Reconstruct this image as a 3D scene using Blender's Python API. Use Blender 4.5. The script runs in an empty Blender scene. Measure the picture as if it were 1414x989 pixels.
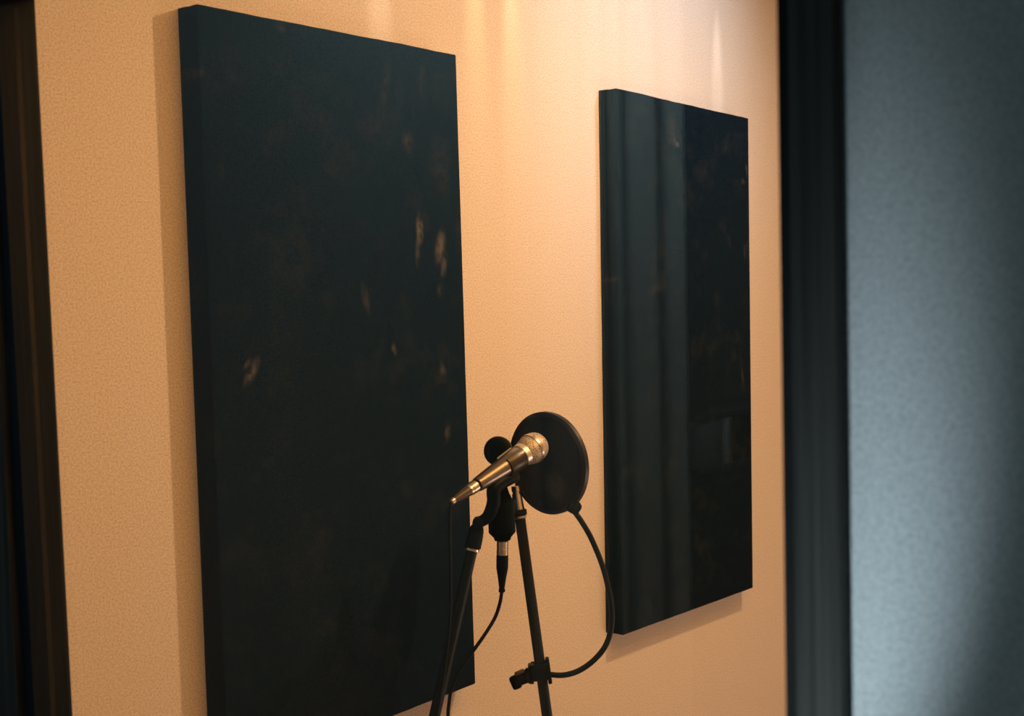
import bpy, bmesh, math, random
from mathutils import Vector, Matrix, noise
random.seed(4)
scene = bpy.context.scene
COL = scene.collection

# ------------------------------------------------------------------ camera frame (metres; the tan wall is the plane y = 0)
F_PX = 1745.4
CAM = Vector((-1.2136, -1.6315, 1.6236))
CR = Vector((0.63091425, -0.77556258, -0.02121074)).normalized()
CU = Vector((0.04353455, 0.00809301, 0.99901914)).normalized()
CF = Vector((0.7746302, 0.63121881, -0.03886976)).normalized()

def at(px, py, Z):
    """place seen at photo position px, py and Z metres deep"""
    return CAM + Z * (CF + (px - 707) / F_PX * CR - (py - 494.5) / F_PX * CU)

def at_wall(px, py, y=0.0):
    d = CF + (px - 707) / F_PX * CR - (py - 494.5) / F_PX * CU
    return CAM + d * ((y - CAM.y) / d.y)

# ------------------------------------------------------------------ materials
def new_mat(name):
    m = bpy.data.materials.new(name); m.use_nodes = True
    nt = m.node_tree
    return m, nt, nt.nodes['Principled BSDF']

def N(nt, t, **kw):
    n = nt.nodes.new(t)
    for k, v in kw.items():
        if k.startswith('i_'): n.inputs[k[2:].replace('_', ' ')].default_value = v
        else: setattr(n, k, v)
    return n

def plain(name, col, rough=.5, metal=0., spec=.5, nscale=0, namp=.25, bump=0., bscale=300):
    m, nt, b = new_mat(name)
    b.inputs['Roughness'].default_value = rough
    b.inputs['Metallic'].default_value = metal
    b.inputs['Specular IOR Level'].default_value = spec
    tc = N(nt, 'ShaderNodeTexCoord')
    nz = N(nt, 'ShaderNodeTexNoise', i_Scale=nscale or 60., i_Detail=3.)
    nt.links.new(tc.outputs['Object'], nz.inputs['Vector'])
    r = N(nt, 'ShaderNodeValToRGB')
    r.color_ramp.elements[0].position = .3; r.color_ramp.elements[1].position = .7
    lo = [c * (1 - namp) for c in col]; hi = [min(1, c * (1 + namp)) for c in col]
    r.color_ramp.elements[0].color = (*lo, 1); r.color_ramp.elements[1].color = (*hi, 1)
    nt.links.new(nz.outputs['Fac'], r.inputs['Fac'])
    nt.links.new(r.outputs['Color'], b.inputs['Base Color'])
    if bump:
        n2 = N(nt, 'ShaderNodeTexNoise', i_Scale=float(bscale), i_Detail=4.)
        nt.links.new(tc.outputs['Object'], n2.inputs['Vector'])
        bp = N(nt, 'ShaderNodeBump', i_Strength=bump, i_Distance=.002)
        nt.links.new(n2.outputs['Fac'], bp.inputs['Height'])
        nt.links.new(bp.outputs['Normal'], b.inputs['Normal'])
    return m

def wood(name, c1, c2, spec=.3):
    m, nt, b = new_mat(name)
    b.inputs['Roughness'].default_value = .6
    b.inputs['Specular IOR Level'].default_value = spec
    tc = N(nt, 'ShaderNodeTexCoord'); mp = N(nt, 'ShaderNodeMapping')
    mp.inputs['Scale'].default_value = (160, 160, 2.2)
    nz = N(nt, 'ShaderNodeTexNoise', i_Scale=1., i_Detail=6., i_Roughness=.65, i_Distortion=.4)
    r = N(nt, 'ShaderNodeValToRGB')
    r.color_ramp.elements[0].position = .38; r.color_ramp.elements[1].position = .68
    r.color_ramp.elements[0].color = (*c1, 1); r.color_ramp.elements[1].color = (*c2, 1)
    bp = N(nt, 'ShaderNodeBump', i_Strength=.25, i_Distance=.001)
    L = nt.links.new
    L(tc.outputs['Object'], mp.inputs['Vector']); L(mp.outputs['Vector'], nz.inputs['Vector'])
    L(nz.outputs['Fac'], r.inputs['Fac']); L(r.outputs['Color'], b.inputs['Base Color'])
    L(nz.outputs['Fac'], bp.inputs['Height']); L(bp.outputs['Normal'], b.inputs['Normal'])
    return m

def fabric(name, col, stains, stain_col=(.095, .088, .078)):
    """dark woven cloth; stains = (x, z, half width, half height, tilt, strength) in the panel's own axes"""
    m, nt, b = new_mat(name)
    L = nt.links.new
    b.inputs['Roughness'].default_value = .95
    b.inputs['Specular IOR Level'].default_value = .02
    b.inputs['Sheen Weight'].default_value = .02
    b.inputs['Sheen Roughness'].default_value = .5
    tc = N(nt, 'ShaderNodeTexCoord')
    fine = N(nt, 'ShaderNodeTexNoise', i_Scale=260., i_Detail=3.)
    big = N(nt, 'ShaderNodeTexNoise', i_Scale=13., i_Detail=6., i_Roughness=.75)
    for n in (fine, big): L(tc.outputs['Object'], n.inputs['Vector'])
    r = N(nt, 'ShaderNodeValToRGB')
    r.color_ramp.elements[0].position = .25; r.color_ramp.elements[1].position = .8
    r.color_ramp.elements[0].color = (*[c * .15 for c in col], 1)
    r.color_ramp.elements[1].color = (*[c * 2.3 for c in col], 1)
    L(fine.outputs['Fac'], r.inputs['Fac'])
    cur = r.outputs['Color']
    # worn, dusty patches
    rb = N(nt, 'ShaderNodeMapRange', i_From_Min=.52, i_From_Max=.85, i_To_Min=0., i_To_Max=.17)
    L(big.outputs['Fac'], rb.inputs['Value'])
    mx = N(nt, 'ShaderNodeMix', data_type='RGBA'); mx.inputs['B'].default_value = (*stain_col, 1)
    # colour sockets of the Mix node are the RGBA pair
    def mix(fac, a, bcol):
        q = N(nt, 'ShaderNodeMix', data_type='RGBA')
        L(fac, q.inputs[0]); L(a, q.inputs[6]); q.inputs[7].default_value = (*bcol, 1)
        return q.outputs[2]
    nt.nodes.remove(mx)
    cur = mix(rb.outputs['Result'], cur, stain_col)
    blot = N(nt, 'ShaderNodeTexNoise', i_Scale=70., i_Detail=3.)
    L(tc.outputs['Object'], blot.inputs['Vector'])
    for (x, z, hw, hh, tilt, s) in stains:
        a = N(nt, 'ShaderNodeVectorMath', operation='SUBTRACT'); a.inputs[1].default_value = (x, 0, z)
        L(tc.outputs['Object'], a.inputs[0])
        mp = N(nt, 'ShaderNodeVectorRotate', rotation_type='Y_AXIS'); mp.inputs['Angle'].default_value = tilt
        L(a.outputs[0], mp.inputs['Vector'])
        sc = N(nt, 'ShaderNodeVectorMath', operation='MULTIPLY'); sc.inputs[1].default_value = (1 / hw, 0, 1 / hh)
        L(mp.outputs[0], sc.inputs[0])
        ln = N(nt, 'ShaderNodeVectorMath', operation='LENGTH'); L(sc.outputs[0], ln.inputs[0])
        mr = N(nt, 'ShaderNodeMapRange', interpolation_type='SMOOTHSTEP', i_From_Min=1.25, i_From_Max=.1, i_To_Min=0., i_To_Max=s)
        L(ln.outputs['Value'], mr.inputs['Value'])
        mu = N(nt, 'ShaderNodeMath', operation='MULTIPLY', use_clamp=True)
        b2 = N(nt, 'ShaderNodeMapRange', i_From_Min=.3, i_From_Max=.6)
        L(blot.outputs['Fac'], b2.inputs['Value'])
        L(mr.outputs['Result'], mu.inputs[0]); L(b2.outputs['Result'], mu.inputs[1])
        cur = mix(mu.outputs[0], cur, stain_col)
    L(cur, b.inputs['Base Color'])
    bp = N(nt, 'ShaderNodeBump', i_Strength=.3, i_Distance=.001)
    L(fine.outputs['Fac'], bp.inputs['Height']); L(bp.outputs['Normal'], b.inputs['Normal'])
    return m

def plaster(name, c1, c2, scale=330.):
    m, nt, b = new_mat(name)
    L = nt.links.new
    b.inputs['Roughness'].default_value = .8
    b.inputs['Specular IOR Level'].default_value = .25
    tc = N(nt, 'ShaderNodeTexCoord')
    nz = N(nt, 'ShaderNodeTexNoise', i_Scale=scale, i_Detail=2., i_Roughness=.6)
    r = N(nt, 'ShaderNodeValToRGB')
    r.color_ramp.elements[0].position = .3; r.color_ramp.elements[1].position = .6
    r.color_ramp.elements[0].color = (*c1, 1); r.color_ramp.elements[1].color = (*c2, 1)
    L(tc.outputs['Object'], nz.inputs['Vector']); L(nz.outputs['Fac'], r.inputs['Fac'])
    L(r.outputs['Color'], b.inputs['Base Color'])
    bp = N(nt, 'ShaderNodeBump', i_Strength=.12, i_Distance=.001)
    L(nz.outputs['Fac'], bp.inputs['Height']); L(bp.outputs['Normal'], b.inputs['Normal'])
    return m

def glass_mat():
    m = bpy.data.materials.new('clear_glass'); m.use_nodes = True
    nt = m.node_tree; nt.nodes.clear(); L = nt.links.new
    out = N(nt, 'ShaderNodeOutputMaterial')
    fr = N(nt, 'ShaderNodeFresnel')
    ge = N(nt, 'ShaderNodeNewGeometry')                # thin pane: the same reflectance from either side of each face
    io = N(nt, 'ShaderNodeMapRange', i_To_Min=1.5, i_To_Max=1 / 1.5)
    L(ge.outputs['Backfacing'], io.inputs['Value']); L(io.outputs['Result'], fr.inputs['IOR'])
    tr = N(nt, 'ShaderNodeBsdfTransparent'); tr.inputs['Color'].default_value = (.985, .99, .985, 1)
    gl = N(nt, 'ShaderNodeBsdfGlossy'); gl.inputs['Roughness'].default_value = 0.0
    mx = N(nt, 'ShaderNodeMixShader')
    L(fr.outputs[0], mx.inputs[0]); L(tr.outputs[0], mx.inputs[1]); L(gl.outputs[0], mx.inputs[2])
    L(mx.outputs[0], out.inputs['Surface'])
    return m

def screen_mat(light_spot_pos):
    """fine black nylon gauze, a weave with tiny gaps"""
    m = bpy.data.materials.new('black_gauze'); m.use_nodes = True
    nt = m.node_tree; b = nt.nodes['Principled BSDF']; L = nt.links.new
    out = nt.nodes['Material Output']
    b.inputs['Roughness'].default_value = .8; b.inputs['Specular IOR Level'].default_value = .2
    tc = N(nt, 'ShaderNodeTexCoord')
    nz = N(nt, 'ShaderNodeTexNoise', i_Scale=900., i_Detail=1.)
    L(tc.outputs['Object'], nz.inputs['Vector'])
    r = N(nt, 'ShaderNodeValToRGB')
    r.color_ramp.elements[0].position = .35; r.color_ramp.elements[1].position = .7
    r.color_ramp.elements[0].color = (.0006, .0030, .0055, 1); r.color_ramp.elements[1].color = (.0020, .0085, .0140, 1)
    L(nz.outputs['Fac'], r.inputs['Fac'])
    sub = N(nt, 'ShaderNodeVectorMath', operation='DISTANCE'); sub.inputs[1].default_value = light_spot_pos
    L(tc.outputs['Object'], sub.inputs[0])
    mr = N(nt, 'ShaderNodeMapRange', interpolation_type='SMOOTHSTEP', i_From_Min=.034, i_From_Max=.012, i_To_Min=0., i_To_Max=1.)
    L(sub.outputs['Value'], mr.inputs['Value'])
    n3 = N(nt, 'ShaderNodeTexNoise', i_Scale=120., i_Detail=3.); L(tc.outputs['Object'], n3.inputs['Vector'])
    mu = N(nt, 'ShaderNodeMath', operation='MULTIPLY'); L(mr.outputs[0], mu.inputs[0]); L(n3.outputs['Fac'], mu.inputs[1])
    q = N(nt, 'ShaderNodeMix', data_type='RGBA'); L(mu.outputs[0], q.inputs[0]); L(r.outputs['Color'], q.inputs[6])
    q.inputs[7].default_value = (.085, .090, .080, 1)  # pale spot painted in for wall light showing through the gauze
    L(q.outputs[2], b.inputs['Base Color'])
    tr = N(nt, 'ShaderNodeBsdfTransparent'); mx = N(nt, 'ShaderNodeMixShader'); mx.inputs[0].default_value = .985
    L(tr.outputs[0], mx.inputs[1]); L(b.outputs[0], mx.inputs[2]); L(mx.outputs[0], out.inputs['Surface'])
    return m

def grille_mat():
    m, nt, b = new_mat('silver_wire_mesh'); L = nt.links.new
    b.inputs['Metallic'].default_value = .35; b.inputs['Roughness'].default_value = .5
    tc = N(nt, 'ShaderNodeTexCoord')
    v = N(nt, 'ShaderNodeTexVoronoi', i_Scale=270., feature='DISTANCE_TO_EDGE')
    L(tc.outputs['Object'], v.inputs['Vector'])
    r = N(nt, 'ShaderNodeValToRGB')
    r.color_ramp.elements[0].position = .08; r.color_ramp.elements[1].position = .30
    r.color_ramp.elements[0].color = (.58, .53, .48, 1); r.color_ramp.elements[1].color = (.10, .08, .065, 1)
    L(v.outputs['Distance'], r.inputs['Fac']); L(r.outputs['Color'], b.inputs['Base Color'])
    bp = N(nt, 'ShaderNodeBump', i_Strength=.5, i_Distance=.001, invert=True)
    L(v.outputs['Distance'], bp.inputs['Height']); L(bp.outputs['Normal'], b.inputs['Normal'])
    return m

M = {}
M['tan'] = plaster('cream_plaster', (.50, .425, .37), (.735, .665, .60))
M['grey'] = plaster('blue_grey_plaster', (.30, .335, .36), (.48, .52, .545), 420.)
M['slate'] = plaster('slate_grey_plaster', (.17, .195, .205), (.27, .30, .315), 420.)
M['ceil'] = plain('ceiling_paint', (.62, .58, .53), .9)
M['floor'] = wood('floor_boards', (.13, .09, .055), (.22, .155, .10))
M['wood'] = wood('dark_stained_wood', (.005, .0065, .0065), (.030, .031, .028))
M['jamb'] = wood('brown_black_wood', (.0050, .0085, .0125), (.0105, .0150, .0200), .10)
M['rubber'] = plain('black_gasket', (.0035, .0042, .0045), .8, spec=.15)
M['black'] = plain('black_plastic', (.0014, .0060, .0105), .5, spec=.10)
M['matte'] = plain('matte_black_paint', (.0014, .0060, .0100), .6, spec=.06, bump=.1)
M['tube'] = plain('black_steel_tube', (.0020, .0070, .0115), .42, metal=0., spec=.18)
M['chrome'] = plain('chrome', (.78, .74, .68), .18, metal=1., nscale=40, namp=.1)
M['satin'] = plain('satin_chrome', (.80, .77, .73), .38, metal=.9, nscale=60, namp=.05)
M['nickel'] = plain('nickel', (.62, .58, .52), .32, metal=1., nscale=60, namp=.15)
M['body'] = plain('warm_grey_enamel', (.235, .225, .22), .30, metal=.92, nscale=200, namp=.12)
M['bronze'] = plain('brownish_plastic', (.055, .042, .033), .38, spec=.5)
M['clip'] = plain('brownish_black_plastic', (.018, .016, .015), .34, spec=.5)
M['hoop'] = plain('satin_black_plastic', (.0045, .0080, .0105), .42, spec=.6)
M['cable'] = plain('black_cable_sheath', (.0022, .0060, .0090), .45, spec=.14)
M['grille'] = grille_mat()
M['glass'] = glass_mat()
M['curtain'] = plain('grey_curtain_cloth', (.52, .50, .46), .9, nscale=200, bump=.2)
M['case'] = plain('grey_case', (.10, .12, .13), .6)
M['edge'] = plain('pale_strip', (.80, .86, .90), .5)

# ------------------------------------------------------------------ mesh helpers
def link(name, bm, mat, parent=None, origin=None, smooth=True):
    if origin is None: origin = parent.location.copy() if parent else Vector((0, 0, 0))
    base = Vector(origin)
    bmesh.ops.translate(bm, verts=bm.verts, vec=-base)
    bmesh.ops.recalc_face_normals(bm, faces=bm.faces)
    me = bpy.data.meshes.new(name); bm.to_mesh(me); bm.free()
    if smooth:
        for p in me.polygons: p.use_smooth = True
        me.set_sharp_from_angle(angle=math.radians(38))
    me.materials.append(mat)
    o = bpy.data.objects.new(name, me); COL.objects.link(o)
    if parent is None: o.location = base
    else:
        o.parent = parent
        root = parent
        tot = Vector((0, 0, 0))
        while root: tot = tot + root.location; root = root.parent
        o.location = base - tot
    return o

def world_of(o):
    t = Vector((0, 0, 0))
    while o: t = t + o.location; o = o.parent
    return t

def part(name, bm, mat, parent, smooth=True):
    return link(name, bm, mat, parent, origin=world_of(parent), smooth=smooth)

def thing(name, loc, label, cat, group=None):
    o = bpy.data.objects.new(name, None); COL.objects.link(o); o.location = loc
    o.empty_display_size = .05
    o['label'] = label; o['category'] = cat
    if group: o['group'] = group
    return o

def basis(d):
    d = d.normalized()
    h = Vector((0, 0, 1)) if abs(d.z) < .9 else Vector((1, 0, 0))
    x = h.cross(d).normalized(); y = d.cross(x)
    return x, y, d

def lathe(bm, p0, d, prof, seg=40, cap=True):
    """prof = [(distance along d, radius)]"""
    x, y, z = basis(d)
    rings = []
    for t, r in prof:
        c = p0 + z * t
        if r < 1e-6: rings.append([bm.verts.new(c)])
        else: rings.append([bm.verts.new(c + (x * math.cos(a) + y * math.sin(a)) * r) for a in [2 * math.pi * k / seg for k in range(seg)]])
    for A, B in zip(rings, rings[1:]):
        for k in range(seg):
            k2 = (k + 1) % seg
            if len(A) == 1 and len(B) == 1: continue
            if len(A) == 1: bm.faces.new((A[0], B[k], B[k2]))
            elif len(B) == 1: bm.faces.new((A[k], A[k2], B[0]))
            else: bm.faces.new((A[k], A[k2], B[k2], B[k]))
    if cap:
        for R in (rings[0], rings[-1]):
            if len(R) > 2: bm.faces.new(R)
    return bm

def cyl(p0, p1, r0, r1=None, seg=32, bev=.0006):
    r1 = r0 if r1 is None else r1
    L = (p1 - p0).length
    return lathe(bmesh.new(), p0, p1 - p0, [(0, r0 - bev), (bev, r0), (L - bev, r1), (L, r1 - bev)], seg)

def spline(pts, n=14):
    out = []
    P = [pts[0] * 2 - pts[1]] + list(pts) + [pts[-1] * 2 - pts[-2]]
    for i in range(1, len(P) - 2):
        a, b, c, d = P[i - 1], P[i], P[i + 1], P[i + 2]
        for k in range(n):
            t = k / n
            out.append(.5 * ((2 * b) + (c - a) * t + (2 * a - 5 * b + 4 * c - d) * t * t + (3 * b - a - 3 * c + d) * t ** 3))
    out.append(pts[-1].copy())
    return out

def tube(pts, r, seg=14, rfun=None):
    bm = bmesh.new()
    t0 = (pts[1] - pts[0]).normalized()
    x, y, _ = basis(t0)
    rings = []
    for i, p in enumerate(pts):
        t = (pts[min(i + 1, len(pts) - 1)] - pts[max(i - 1, 0)]).normalized()
        x = (x - t * x.dot(t)).normalized(); y = t.cross(x)
        rr = rfun(i / (len(pts) - 1)) if rfun else r
        rings.append([bm.verts.new(p + (x * math.cos(a) + y * math.sin(a)) * rr) for a in [2 * math.pi * k / seg for k in range(seg)]])
    for A, B in zip(rings, rings[1:]):
        for k in range(seg):
            bm.faces.new((A[k], A[(k + 1) % seg], B[(k + 1) % seg], B[k]))
    bm.faces.new(rings[0]); bm.faces.new(rings[-1])
    return bm

def box(bm, lo, hi, bev=0., seg=2):
    lo, hi = Vector(lo), Vector(hi)
    r = bmesh.ops.create_cube(bm, size=1.)
    vs = r['verts']
    bmesh.ops.scale(bm, verts=vs, vec=hi - lo)
    bmesh.ops.translate(bm, verts=vs, vec=(lo + hi) / 2)
    if bev:
        es = list({e for v in vs for e in v.link_edges})
        bmesh.ops.bevel(bm, geom=es, offset=bev, segments=seg, affect='EDGES', profile=.5)
    return bm

def obox(c, ax, size, bev=.001):
    """box with its own axes ax = (x, y, z)"""
    bm = bmesh.new(); s = Vector(size)
    box(bm, -s / 2, s / 2, bev)
    x, y, z = [a.normalized() for a in ax]
    m = Matrix((x, y, z)).transposed().to_4x4(); m.translation = c
    bmesh.ops.transform(bm, matrix=m, verts=bm.verts)
    return bm

def prism(bm, poly_yz, u0, u1):
    A = [bm.verts.new((u0, y, z)) for y, z in poly_yz]; B = [bm.verts.new((u1, y, z)) for y, z in poly_yz]
    bm.faces.new(A); bm.faces.new(B[::-1])
    for k in range(len(A)):
        k2 = (k + 1) % len(A); bm.faces.new((A[k], A[k2], B[k2], B[k]))
    return bm

def struct(name, bm, mat, smooth=False):
    o = link(name, bm, mat, smooth=smooth); o['kind'] = 'structure'; return o

# ------------------------------------------------------------------ the two rooms either side of the window
UN, UF = -.467, -.420           # near and far face of the partition that holds the window
CEIL = 2.66
struct('wall_back', box(bmesh.new(), (UF, 0, 0), (2.7, .1, CEIL)), M['tan'])
struct('wall_side', box(bmesh.new(), (-3.3, 0, 0), (UF, .1, CEIL)), M['slate'])
struct('wall_far', box(bmesh.new(), (2.6, -2.4, 0), (2.7, 0, CEIL)), M['tan'])
struct('floor', box(bmesh.new(), (-3.3, -3.1, -.1), (2.7, .1, 0)), M['floor'])
struct('ceiling', box(bmesh.new(), (-3.3, -3.1, CEIL), (2.7, .1, CEIL + .1)), M['ceil'])
struct('wall_left', box(bmesh.new(), (-3.3, -3.1, 0), (-3.2, 0, CEIL)), M['grey'])
b = bmesh.new(); box(b, (-3.2, -3.1, 0), (UF, -3.0, CEIL)); struct('wall_front', b, M['grey'])
struct('wall_near', box(bmesh.new(), (UF, -2.5, 0), (2.7, -2.4, CEIL)), M['tan'])
SILL, HEAD = .95, 1.990
YL, YR = -.262, -1.268           # hole in the partition
b = bmesh.new()
box(b, (UN, -3.0, 0), (UF, YR, CEIL)); box(b, (UN, YL, 0), (UF, 0, CEIL))
box(b, (UN, YR, 0), (UF, YL, SILL)); box(b, (UN, YR, HEAD + .02), (UF, YL, CEIL))
struct('wall_right', b, M['grey'])
# window frame: left jamb (slightly out of plumb), right jamb, head, sill; casings stand 12 mm proud
def yl(z): return -.2915 - (1.984 - z) * .0323
b = bmesh.new()
prism(b, [(yl(SILL), SILL), (yl(HEAD), HEAD), (YL, HEAD), (YL, SILL)], UN, UF)
struct('trim_1', b, M['jamb'])
b = bmesh.new()
prism(b, [(yl(SILL) + .014, SILL - .04), (yl(HEAD) + .014, HEAD + .04), (YL + .09, HEAD + .04), (YL + .09, SILL - .04)], UN - .012, UN)
struct('trim_6', b, M['wood'])
b = bmesh.new(); box(b, (UN - .001, YR, SILL), (UF, -1.2490, HEAD), .001)
g = struct('trim_2', b, M['rubber'])
b = bmesh.new(); box(b, (UN - .012, -1.2940, SILL - .04), (UN, -1.2612, HEAD + .04), .0025)
struct('trim_3', b, M['wood'])
b = bmesh.new(); box(b, (UN, YR, HEAD), (UF, YL, HEAD + .02)); box(b, (UN - .012, -1.2612, HEAD + .008), (UN, YL + .09, HEAD + .04))
struct('trim_4', b, M['wood'])
b = bmesh.new(); box(b, (UN - .03, -1.29, SILL - .03), (UF + .01, YL + .03, SILL), .003)
struct('trim_5', b, M['wood'])
b = bmesh.new(); box(b, (-.447, -1.2488, SILL), (-.441, yl(HEAD) - .03, HEAD))
# the pane follows the leaning jamb
for v in b.verts:
    if v.co.y > -1: v.co.y = yl(v.co.z) - .0005
struct('window_1', b, M['glass'])

# ------------------------------------------------------------------ wall panels
TH = .0468
def local(px, py, org, ang):
    p = at_wall(px, py, -TH) - org
    c, s = math.cos(-ang), math.sin(-ang)       # undo the panel's turn about y
    return p.x * c + p.z * s, -p.x * s + p.z * c

def panel(name, org, x0, x1, z0, z1, ang, stains, label, seed):
    st = []
    for (px, py, hw, hh, tilt, s) in stains:
        lx, lz = local(px, py, org, ang)
        st.append((lx, lz, hw, hh, tilt, s))
    mat = fabric(name + '_cloth_%d' % seed, (.0022, .0078, .0150), st)
    bm = bmesh.new()
    box(bm, (x0, -TH, z0), (x1, -.0002, z1))
    es = [e for e in bm.edges]
    bmesh.ops.subdivide_edges(bm, edges=es, cuts=1, use_grid_fill=True)
    for _ in range(5):
        long_e = [e for e in bm.edges if e.calc_length() > .022]
        if not long_e: break
        bmesh.ops.subdivide_edges(bm, edges=long_e, cuts=1, use_grid_fill=True)
    # wrapped cloth: softly rounded arrises, lightly uneven sides
    for v in bm.verts:
        if v.co.y < -.003:
            n = noise.noise(Vector((v.co.x * 40 + seed * 7, v.co.y * 40, v.co.z * 40)))
            n2 = noise.noise(Vector((v.co.x * 9 + seed * 3, v.co.y * 9, v.co.z * 9)))
            d = .0008 * n + .0012 * n2
            ex = min(abs(v.co.x - x0), abs(v.co.x - x1)); ez = min(abs(v.co.z - z0), abs(v.co.z - z1))
            if ex < 1e-4: v.co.x += d * (1 if v.co.x > 0 else -1)
            if ez < 1e-4: v.co.z += d * (1 if v.co.z > 0 else -1)
            if abs(v.co.y + TH) < 1e-4: v.co.y += d * .6 - .0
    out = [e for e in bm.edges if len(e.link_faces) == 2 and e.calc_face_angle(0) > .9 and (e.verts[0].co.y + e.verts[1].co.y) / 2 < -TH * .5]
    bmesh.ops.bevel(bm, geom=out, offset=.0028, segments=3, affect='EDGES', profile=.5)
    bmesh.ops.recalc_face_normals(bm, faces=bm.faces)
    me = bpy.data.meshes.new(name); bm.to_mesh(me); bm.free()
    for p in me.polygons: p.use_smooth = True
    me.materials.append(mat)
    o = bpy.data.objects.new(name, me); COL.objects.link(o)
    o.location = org; o.rotation_euler = (0, -ang, 0)
    o['label'] = label; o['category'] = 'wall panel'
    return o

s1 = [(583, 320, .011, .030, .05, .95), (580, 348, .008, .034, -.1, .5), (611, 346, .015, .036, -.25, .9), (616, 372, .010, .028, -.3, .6),
      (348, 508, .011, .028, -.6, .8), (342, 497, .006, .014, -.5, .5), (545, 485, .008, .012, .3, .55), (507, 413, .010, .030, .2, .28),
      (612, 518, .010, .022, .2, .42), (617, 603, .010, .018, -.3, .5), (280, 203, .008, .012, 0, .5), (311, 231, .007, .012, .3, .45),
      (569, 199, .018, .022, .2, .30), (612, 240, .03, .06, .1, .14), (540, 120, .06, .012, 1.35, .14), (590, 118, .05, .012, 1.5, .12),
      (398, 36, .012, .012, 0, .32), (285, 95, .012, .012, 0, .25), (610, 405, .012, .014, 0, .25), (560, 680, .02, .03, .2, .10)]
panel('acoustic_panel', Vector((.3, 0, 1.5)), -.3, .2923, -.6, .6, .0126, s1,
      'large black cloth wall panel with pale scuffs, left of the microphones', 1)
P2X = 1.1086
s2 = [(932, 198, .018, .010, -.5, .55), (925, 178, .03, .045, .2, .17), (850, 388, .022, .008, -.25, .38), (1029, 232, .008, .02, .3, .4),
      (1024, 248, .012, .010, .3, .32), (1032, 290, .008, .03, .1, .25), (1027, 345, .008, .02, .1, .28), (1026, 520, .012, .03, .1, .25),
      (905, 400, .05, .015, .3, .14), (842, 612, .02, .012, 0, .22), (880, 152, .05, .02, 0, .10), (1000, 200, .03, .02, .2, .10)]
p2 = panel('acoustic_panel', Vector((P2X + .3, 0, 1.5)), -.3, .3007, -.6132, .6028, -.0084, s2,
           'black cloth wall panel right of the round pop filter, beside the dark post', 2)

# ------------------------------------------------------------------ hand-held microphone
ball = at(737, 618, 2.14); tail = at(625.6, 691.8, 2.02)
ax = (tail - ball).normalized(); LEN = (tail - ball).length
mic = thing('handheld_microphone', ball.copy(), 'silver handheld vocal microphone with round mesh head, pointing at the pop filter', 'microphone')
bm = bmesh.new()
prof = []
for k in range(11):                               # flattened dome
    a = math.pi / 2 * k / 10
    prof.append((-.0235 * math.cos(a), .0252 * math.sin(a)))
prof += [(.0035, .0252)]
lathe(bm, ball, ax, [(t - .001, r) for t, r in prof], 48)
lathe(bm, ball, ax, [(.0065, .0252), (.014, .0240), (.024, .0208), (.0255, .0195)], 48)
part('grille', bm, M['grille'], mic)
part('band', lathe(bmesh.new(), ball, ax, [(.0018, .0245), (.0026, .0264), (.0066, .0264), (.0074, .0245)], 48), M['nickel'], mic)
part('collar', lathe(bmesh.new(), ball, ax, [(.0245, .0190), (.0255, .0204), (.0345, .0198), (.0355, .0186)], 48), M['satin'], mic)
BE = .138
hb = part('body', lathe(bmesh.new(), ball, ax, [(.0345, .0180), (.036, .0188), (.06, .0176), (.09, .0156), (.115, .0138), (BE - .003, .0122), (BE - .001, .0116), (BE, .0100)], 48), M['body'], mic)
hb['label'] = 'warm grey tapered body'
part('end_ring', lathe(bmesh.new(), ball, ax, [(BE - .0005, .0100), (BE, .0110), (BE + .0022, .0110), (BE + .0028, .0100)], 40), M['rubber'], mic)

# its cable: plug + cord that runs down the left stand
cab = thing('microphone_cable', tail.copy(), 'thin black cable hanging from the rear of the silver handheld microphone', 'cable')
b1 = lathe(bmesh.new(), ball, ax, [(BE + .003, .0092), (BE + .0035, .0104), (BE + .014, .0104), (BE + .0145, .0098), (BE + .020, .0098), (BE + .021, .0090)], 40)
plug = part('plug', b1, M['nickel'], cab); plug['label'] = 'bright metal plug shell'
T = LEN
bt = part('plug_boot', lathe(bmesh.new(), ball, ax, [(BE + .0205, .0088), (BE + .027, .0088), (BE + .040, .0070), (T - .004, .0050), (T, .0042), (T + .001, .003)], 36), M['bronze'], cab)
part('strain_relief', lathe(bmesh.new(), ball, ax, [(T - .003, .0046), (T - .002, .0052), (T + .003, .0050), (T + .0045, .003)], 30), M['nickel'], cab)
e = ball + ax * (T + .003)
cordA = spline([e, at(621.5, 706, 2.015), at(621, 740, 2.02), at(622, 800, 2.035), at(621, 860, 2.04), at(613, 930, 2.046), at(604, 985, 2.037), at(588, 1060, 2.027), at(561, 1180, 2.012)])
part('cord', tube(cordA, .0026), M['cable'], cab)

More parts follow.
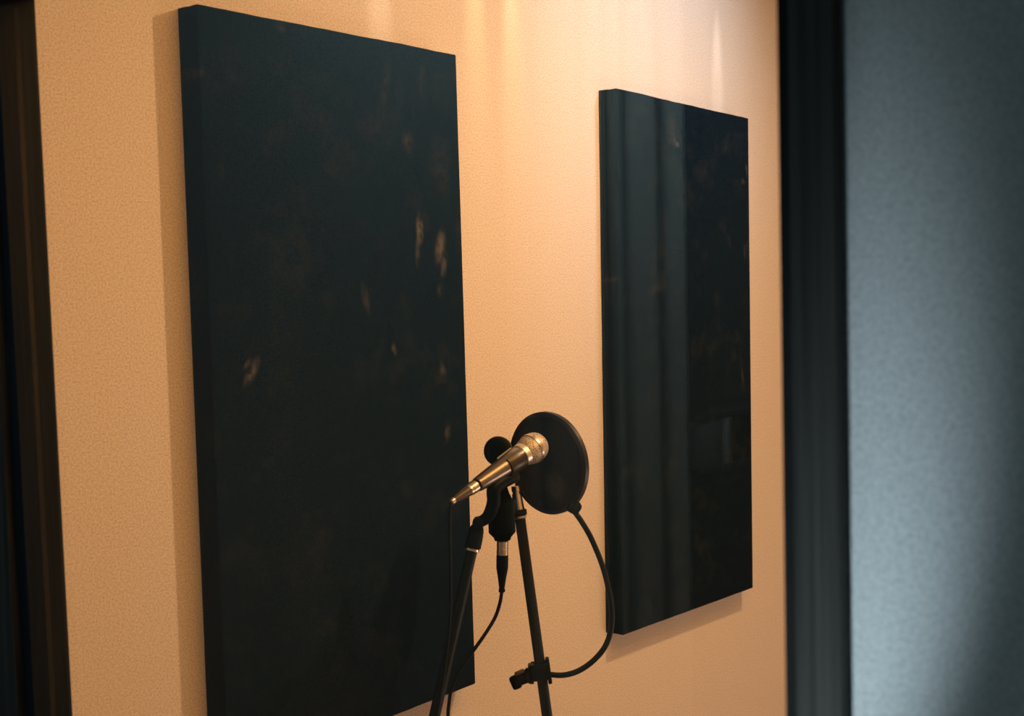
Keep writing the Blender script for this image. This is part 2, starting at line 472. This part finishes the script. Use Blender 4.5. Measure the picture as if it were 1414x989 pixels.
# ------------------------------------------------------------------ stands
def ground_base(root, foot, heading, rz=.22):
    """upright tube on a three-legged foot at floor position foot"""
    top = Vector((foot.x, foot.y, .86))
    part('upright', cyl(Vector((foot.x, foot.y, .10)), top, .0125), M['tube'], root)
    part('hub', lathe(bmesh.new(), Vector((foot.x, foot.y, .17)), Vector((0, 0, 1)), [(0, .016), (.004, .024), (.05, .024), (.06, .017), (.062, .013)]), M['black'], root)
    part('height_clutch', lathe(bmesh.new(), Vector((foot.x, foot.y, .77)), Vector((0, 0, 1)), [(0, .014), (.003, .019), (.055, .018), (.06, .014)]), M['black'], root)
    for k in range(3):
        a = heading + k * 2 * math.pi / 3
        d = Vector((math.cos(a), math.sin(a), 0))
        lg = part('leg', tube([Vector((foot.x, foot.y, .195)) + d * .018, Vector((foot.x, foot.y, .17)) + d * .06, Vector((foot.x, foot.y, .012)) + d * .30], .008), M['tube'], root)
        part('rubber_foot', tube([Vector((foot.x, foot.y, .030)) + d * .27, Vector((foot.x, foot.y, .0105)) + d * .31], .0102), M['black'], lg)
    return top

# left stand (leans to the left), carries the clip with the hand-held microphone
ZA = 2.085
A0, A1 = at(653.5, 752, ZA), at(600, 989, ZA - .03)
dA = (A1 - A0).normalized()
Aend = A0 + dA * ((A0.z - .84) / -dA.z)
foot = Vector((Aend.x, Aend.y, 0))
sA = thing('microphone_stand', foot, 'black leaning boom stand holding the silver handheld microphone in its clip', 'microphone stand')
top = ground_base(sA, foot, .4)
part('boom_clamp', lathe(bmesh.new(), top - Vector((0, 0, .03)) + CR * -.022, CR, [(0, .012), (.002, .018), (.042, .018), (.044, .012)]), M['black'], sA)
part('boom', cyl(A0 - dA * .004, Aend, .0092), M['tube'], sA)
sw = part('swivel_socket', lathe(bmesh.new(), A0 + dA * .006, -dA, [(0, .0122), (.0015, .0138), (.018, .0135), (.030, .0122), (.036, .0105), (.038, .008)]), M['black'], sA)
r_ = part('thread_ring', lathe(bmesh.new(), A0 + dA * .0115, -dA, [(0, .0095), (.001, .0122), (.0045, .0122), (.0055, .0100)]), M['nickel'], sw)
r_['label'] = 'bright brass thread ring'
knuckle = at(662, 722, 2.085)
kn = part('knuckle', lathe(bmesh.new(), knuckle - CR * .002 + CF * -.013, CF, [(0, .006), (.001, .0095), (.024, .0095), (.025, .006)]), M['black'], sA)
# the clip: an open sleeve under the body and a stem down to the knuckle
def sleeve(t0, t1, r0, r1, th, a0, a1, up, n=26):
    bm = bmesh.new()
    z = ax; y = (up - z * up.dot(z)).normalized(); x = y.cross(z)
    grid = []
    for t, r in ((t0, r0), (t0 + .001, r0 + .0004), (t1 - .001, r1 + .0004), (t1, r1)):
        row_o, row_i = [], []
        for k in range(n + 1):
            a = a0 + (a1 - a0) * k / n
            dirv = x * math.cos(a) + y * math.sin(a)
            row_o.append(bm.verts.new(ball + z * t + dirv * (r + th)))
            row_i.append(bm.verts.new(ball + z * t + dirv * r))
        grid.append((row_o, row_i))
    for (ao, ai), (bo, bi) in zip(grid, grid[1:]):
        for k in range(n):
            bm.faces.new((ao[k], ao[k + 1], bo[k + 1], bo[k])); bm.faces.new((ai[k], bi[k], bi[k + 1], ai[k + 1]))
        bm.faces.new((ao[0], bo[0], bi[0], ai[0])); bm.faces.new((ao[n], ai[n], bi[n], bo[n]))
    for ro, ri in (grid[0], grid[-1]):
        for k in range(n): bm.faces.new((ro[k], ri[k], ri[k + 1], ro[k + 1]))
    return bm
clip = part('microphone_clip', sleeve(.0365, .073, .0192, .0170, .0022, math.radians(128), math.radians(412), CU), M['clip'], sA)
clip['label'] = 'glossy brownish black sleeve round the microphone'
mid = ball + ax * .058
dn = (-CU - ax * (-CU).dot(ax)).normalized()
stem = spline([mid + dn * .0222, at(684, 672, 2.078), at(681.5, 694, 2.078), at(674, 713, 2.082), knuckle], 8)
part('clip_stem', tube(stem, .0095, 18, lambda t: .0132 - .0040 * t), M['black'], clip)

# right stand (leans to the right), carries the black microphone and the pop filter
ZB = 2.175
B0, B1 = at(717, 708, ZB), at(755.5, 989, ZB - .02)
dB = (B1 - B0).normalized()
Bend = B0 + dB * ((B0.z - .84) / -dB.z)
footB = Vector((Bend.x, Bend.y, 0))
sB = thing('microphone_stand', footB, 'black leaning stand with chrome tip under the round pop filter', 'microphone stand')
topB = ground_base(sB, footB, 1.5)
part('boom_clamp', lathe(bmesh.new(), topB - Vector((0, 0, .03)) + CR * -.022, CR, [(0, .012), (.002, .018), (.042, .018), (.044, .012)]), M['black'], sB)
part('boom', cyl(B0, Bend, .0092), M['tube'], sB)
c_ = part('tip', lathe(bmesh.new(), B0 - dB * .047, dB, [(0, .0055), (.001, .0078), (.010, .0082), (.0115, .0068), (.0135, .0068), (.015, .0084), (.030, .0092), (.042, .0100), (.043, .0085)]), M['chrome'], sB)
c_['label'] = 'shiny chrome tip'
part('lock_ring', lathe(bmesh.new(), B0 - dB * .0055, dB, [(0, .0105), (.0015, .0132), (.0095, .0132), (.011, .011)]), M['black'], sB)
part('washer', lathe(bmesh.new(), B0 + dB * .0052, dB, [(0, .0095), (.0008, .0112), (.0045, .0108), (.0055, .0094)]), M['nickel'], sB)

# ------------------------------------------------------------------ black microphone with the round head, behind the silver one
ZC = 2.152
k_ = ZC / F_PX
cb = at(694, 747, ZC); chd = at(688, 623, ZC)
up = (chd - cb).normalized(); HL = (chd - cb).length
blk = thing('condenser_microphone', cb.copy(), 'black microphone with round disc head, upright behind the silver handheld microphone', 'microphone')
part('body', lathe(bmesh.new(), cb, up, [(0, .0105), (.001, .0135), (.006, .0150), (.014, .0225), (.016, .0232), (.058, .0226), (.066, .0216), (.082, .0150), (.100, .0100), (HL - .023, .0085), (HL - .018, .0065)]), M['matte'], blk)
hn = (-CF * .93 - CR * .25 + CU * .12).normalized()
part('head', lathe(bmesh.new(), chd - hn * .011, hn, [(0, .0), (.0005, .017), (.003, .0215), (.008, .0240), (.014, .0240), (.019, .0215), (.0215, .017), (.0225, 0)], 44), M['matte'], blk)
part('head_ring', lathe(bmesh.new(), chd - hn * .0032, hn, [(0, .0232), (.0008, .0252), (.0056, .0252), (.0064, .0232)], 44, cap=False), M['bronze'], blk)
part('bracket', tube(spline([cb + up * .045 + CR * .020, at(709, 694, ZC + .012), B0 - dB * .022 - CR * .0125 - CF * .002], 6), .0045), M['black'], blk)

cab2 = thing('microphone_cable', cb.copy(), 'black cable with silver plug hanging below the upright black microphone', 'cable')
pd = (at(693, 815, ZC) - cb).normalized()
pl = part('plug', lathe(bmesh.new(), cb + pd * .0003, pd, [(0, .0088), (.0006, .0098), (.011, .0098), (.0115, .0094), (.0125, .0094), (.013, .0099), (.0235, .0099), (.024, .009)]), M['nickel'], cab2)
pl['label'] = 'silver plug shell'
part('plug_boot', lathe(bmesh.new(), cb + pd * .0238, pd, [(0, .0092), (.001, .0102), (.022, .0102), (.040, .0072), (.058, .0046), (.0585, .0056), (.063, .0056), (.064, .0040)]), M['black'], cab2)
e2 = cb + pd * .086
cord2 = spline([e2, at(690.5, 832, ZC), at(684, 852, ZC), at(671, 874, ZC - .01), at(655, 897, ZC - .015), at(637, 923, ZC - .02), at(624.5, 948, ZC - .02), at(620, 972, ZC - .02), at(618.5, 1000, ZC - .02), at(618, 1100, ZC - .02)])
part('cord', tube(cord2, .0031), M['cable'], cab2)

# ------------------------------------------------------------------ pop filter
ZP = 2.215
pc = at(757, 639.5, ZP)
pn = (-.992 * .70 * CR - .125 * .70 * CU - .714 * CF).normalized()
cl = at(744, 925, ZB - .012)
pop = thing('pop_filter', cl.copy(), 'round black pop filter on a bent gooseneck in front of the silver microphone', 'pop filter')
RO = .0905
px_, py_, _ = basis(pn)
def ringb():
    bm = bmesh.new()
    prof = [(-.0065, RO - .0075), (-.0062, RO - .0025), (-.0045, RO), (.0045, RO), (.0062, RO - .0025), (.0065, RO - .0075)]
    rings = []
    for t, r in prof:
        rings.append([bm.verts.new(pc + pn * t + (px_ * math.cos(a) + py_ * math.sin(a)) * r) for a in [2 * math.pi * k / 96 for k in range(96)]])
    for i in range(len(rings)):
        A, B = rings[i], rings[(i + 1) % len(rings)]
        for k in range(96): bm.faces.new((A[k], A[(k + 1) % 96], B[(k + 1) % 96], B[k]))
    return bm
part('hoop', ringb(), M['hoop'], pop)
bm = bmesh.new()
lathe(bm, pc + pn * .0018, pn, [(0, RO - .0072), (.0010, .06), (.0016, .03), (.0018, 0)], 72, cap=False)
lathe(bm, pc - pn * .0018, -pn, [(0, RO - .0072), (.0010, .06), (.0016, .03), (.0018, 0)], 72, cap=False)
light_spot = at(766, 671, ZP - .01) - cl
part('screen', bm, screen_mat(light_spot), pop)
# small holder at the foot of the hoop
hd = at(790, 700, 2.168)
ho = part('hoop_holder', obox(at(792, 703, 2.165), (CR * .86 - CU * .5, CF, CR * .5 + CU * .86), (.021, .018, .016), .003), M['black'], pop)
part('holder_screw', lathe(bmesh.new(), at(797, 699, 2.165) - CF * .014, CF, [(0, .004), (.001, .0072), (.02, .0072), (.021, .004)], 24), M['black'], ho)
gpts = [at(795, 709, 2.166), at(804, 722, 2.165), at(817, 745, 2.163), at(832, 782, 2.16), at(842, 822, 2.156), at(845, 858, 2.153), at(838, 888, 2.151), at(822, 910, 2.150), at(800, 926, 2.150), at(778, 932.5, 2.152), at(756, 931.5, 2.156)]
part('gooseneck', tube(spline(gpts, 12), .0048, 16), M['tube'], pop)
# clamp on the right stand
pB = B0 + dB * (at(742, 924, ZB) - B0).length
dBx = (CR - dB * CR.dot(dB)).normalized()
dBf = dB.cross(dBx).normalized()
def csection():
    """jaw block with a gap where the pole passes"""
    bm = bmesh.new()
    for lo, hi in (((.0098, -.012, -.023), (.0165, .012, .020)), ((-.016, -.020, -.014), (.0165, -.0098, .014)), ((-.016, .0098, -.014), (.0165, .020, .014)), ((-.021, -.015, -.013), (-.0098, .015, .013))):
        box(bm, lo, hi, .0022)
    m = Matrix((dBx, dBf, -dB)).transposed().to_4x4(); m.translation = pB
    bmesh.ops.transform(bm, matrix=m, verts=bm.verts)
    return bm
clampo = part('clamp', csection(), M['black'], pop)
kdir = (-dBx * .96 + dB * .27).normalized()
k0 = pB - dBx * .018 + dB * .006
knob = part('clamp_screw', lathe(bmesh.new(), k0, kdir, [(0, .0135), (.001, .0150), (.006, .0135), (.010, .0095), (.0205, .0090), (.021, .007)], 28), M['black'], pop)
kc = k0 + kdir * .0285
kup = (-dB - kdir * (-dB).dot(kdir)).normalized()
part('wing_knob', obox(kc, (kdir, kup * .9 - CF * .1, CF), (.017, .024, .014), .0045), M['black'], knob)
part('lock_lever', obox(k0 + kdir * .016 + kup * .0125, (kdir, kup, CF), (.018, .006, .012), .002), M['bronze'], knob)

# ------------------------------------------------------------------ on the near side of the window: curtain and wall case that mirror faintly in the glass
bm = bmesh.new()
prev = None; n = 150; zs = [.12, .8, 1.5, 2.0, 2.42]
cols = []
for side in (0, 1):
    rows = []
    for i in range(n + 1):
        u = -2.115 + .585 * i / n
        a = i / n * 2 * math.pi * 6 + .8 * math.sin(i / n * 11)
        y = -.12 + .055 * math.sin(a) + .008 * math.sin(2.3 * a) - .004 * side
        rows.append([bm.verts.new((u + .010 * math.cos(a), y, z)) for z in zs])
    cols.append(rows)
for rows in cols:
    for A, B in zip(rows, rows[1:]):
        for k in range(len(zs) - 1): bm.faces.new((A[k], A[k + 1], B[k + 1], B[k]))
for i in (0, n):
    for k in range(len(zs) - 1): bm.faces.new((cols[0][i][k], cols[0][i][k + 1], cols[1][i][k + 1], cols[1][i][k]))
for k in (0, len(zs) - 1):
    for i in range(n): bm.faces.new((cols[0][i][k], cols[0][i + 1][k], cols[1][i + 1][k], cols[1][i][k]))
cu = link('curtain', bm, M['curtain'])
cu['label'] = 'grey pleated curtain mirrored faintly in the glass over the right panel'; cu['category'] = 'curtain'

ec = thing('wall_case', Vector((-2.36, 0, 1.24)), 'small grey case on the wall, mirrored faintly in the glass low on the right panel', 'wall case')
b = box(bmesh.new(), (-2.62, -.16, 1.238), (-2.125, -.0002, 1.252), .002); box(b, (-2.62, -.16, 1.360), (-2.125, -.0002, 1.374), .002)
box(b, (-2.62, -.16, 1.252), (-2.608, -.0002, 1.360), .001); box(b, (-2.608, -.02, 1.252), (-2.26, -.0002, 1.360))
part('body', b, M['case'], ec, smooth=False)
part('door', box(bmesh.new(), (-2.26, -.158, 1.252), (-2.125, -.0002, 1.360), .003), M['grey'], ec)
sd = part('edge_strip', box(bmesh.new(), (-2.285, -.163, 1.252), (-2.26, -.14, 1.360), .002), M['edge'], ec); sd['label'] = 'pale upright strip'

# ------------------------------------------------------------------ light
def lamp(name, kind, loc, col, watts, aim=None, **kw):
    d = bpy.data.lights.new(name, kind); d.color = col; d.energy = watts
    for k, v in kw.items(): setattr(d, k, v)
    o = bpy.data.objects.new(name, d); COL.objects.link(o); o.location = loc
    if aim is not None:
        o.rotation_euler = (Vector(aim) - Vector(loc)).to_track_quat('-Z', 'Y').to_euler()
    return o
lamp('booth_lamp', 'SPOT', (1.15, -1.15, 2.58), (1., .59, .285), 88, aim=(.88, 0, .70), spot_size=math.radians(155), spot_blend=1., shadow_soft_size=.03)
lamp('booth_warm_fill', 'AREA', (.2, -1.3, 2.65), (1., .45, .11), 40, aim=(.2, -1.2, 0), shape='RECTANGLE', size=1.4, size_y=1.2)  # added orange fill under the ceiling, not a fitting of the booth
lamp('low_fill', 'AREA', (1.9, -2.0, .40), (1., .70, .50), 9.5, aim=(1.25, 0, 1.0), shape='RECTANGLE', size=.9, size_y=.4)
lamp('cool_wall_fill', 'SPOT', (1.40, -.85, 2.62), (.42, .74, 1.), 27, aim=(1.34, 0, 2.22), spot_size=math.radians(78), spot_blend=1., shadow_soft_size=.05)  # added cool spot that whitens the upper wall, no real fitting
for (px, y, col, w) in ((525, -.075, (1., .80, .60), 12), (657, -.06, (1., .64, .30), 17), (707, -.06, (1., .66, .34), 19), (990, -.055, (1., .92, .90), 12)):
    t = at_wall(px, 60)
    lamp('streak_spot', 'SPOT', (t.x, y, 2.60), col, w, aim=(t.x, 0, 2.18), spot_size=math.radians(10.5), spot_blend=1., shadow_soft_size=.010)  # narrow spots invented to draw the upright streaks on the tan wall
lamp('grey_wall_fill', 'SPOT', (-.80, -1.24, .75), (.80, .95, 1.), 46, aim=(-.467, -1.270, 1.47), spot_size=math.radians(18), spot_blend=1., shadow_soft_size=.015)  # added unseen spot that shapes the cool gradient on the grey wall
lamp('control_room_fill', 'AREA', (-3.1, -1.6, 1.6), (.36, .80, 1.), .9, aim=(0, -1.6, 1.5), shape='RECTANGLE', size=.8, size_y=.8)  # added teal ambient fill for the grey wall
lamp('side_wall_fill', 'SPOT', (-1.4, -1.3, 2.60), (.62, .88, 1.), 8.5, aim=(-1.2, 0, 1.4), spot_size=math.radians(80), spot_blend=.8, shadow_soft_size=.1)  # added spot; the side wall it lights reflects and lifts the panel blacks
lamp('curtain_fill', 'AREA', (-1.35, -.42, 2.62), (.65, .93, 1.), 13, aim=(-1.9, -.1, 1.8), shape='SQUARE', size=.2)  # added unseen light so the curtain folds show in the pane

w = bpy.data.worlds.new('World'); scene.world = w; w.use_nodes = True
w.node_tree.nodes['Background'].inputs[0].default_value = (.02, .025, .03, 1)

# ------------------------------------------------------------------ camera
cd = bpy.data.cameras.new('Camera'); co = bpy.data.objects.new('Camera', cd); COL.objects.link(co)
m = Matrix((CR, CU, -CF)).transposed().to_4x4(); m.translation = CAM
co.matrix_world = m
cd.sensor_fit = 'HORIZONTAL'; cd.sensor_width = 36.; cd.lens = F_PX / 1414 * 36.
cd.clip_start = .02
cd.dof.use_dof = True; cd.dof.focus_distance = 2.45; cd.dof.aperture_fstop = 7.5
scene.camera = co
v = scene.view_settings
v.view_transform = 'Standard'; v.look = 'None'; v.exposure = 0.; v.gamma = 1.; v.use_curve_mapping = False
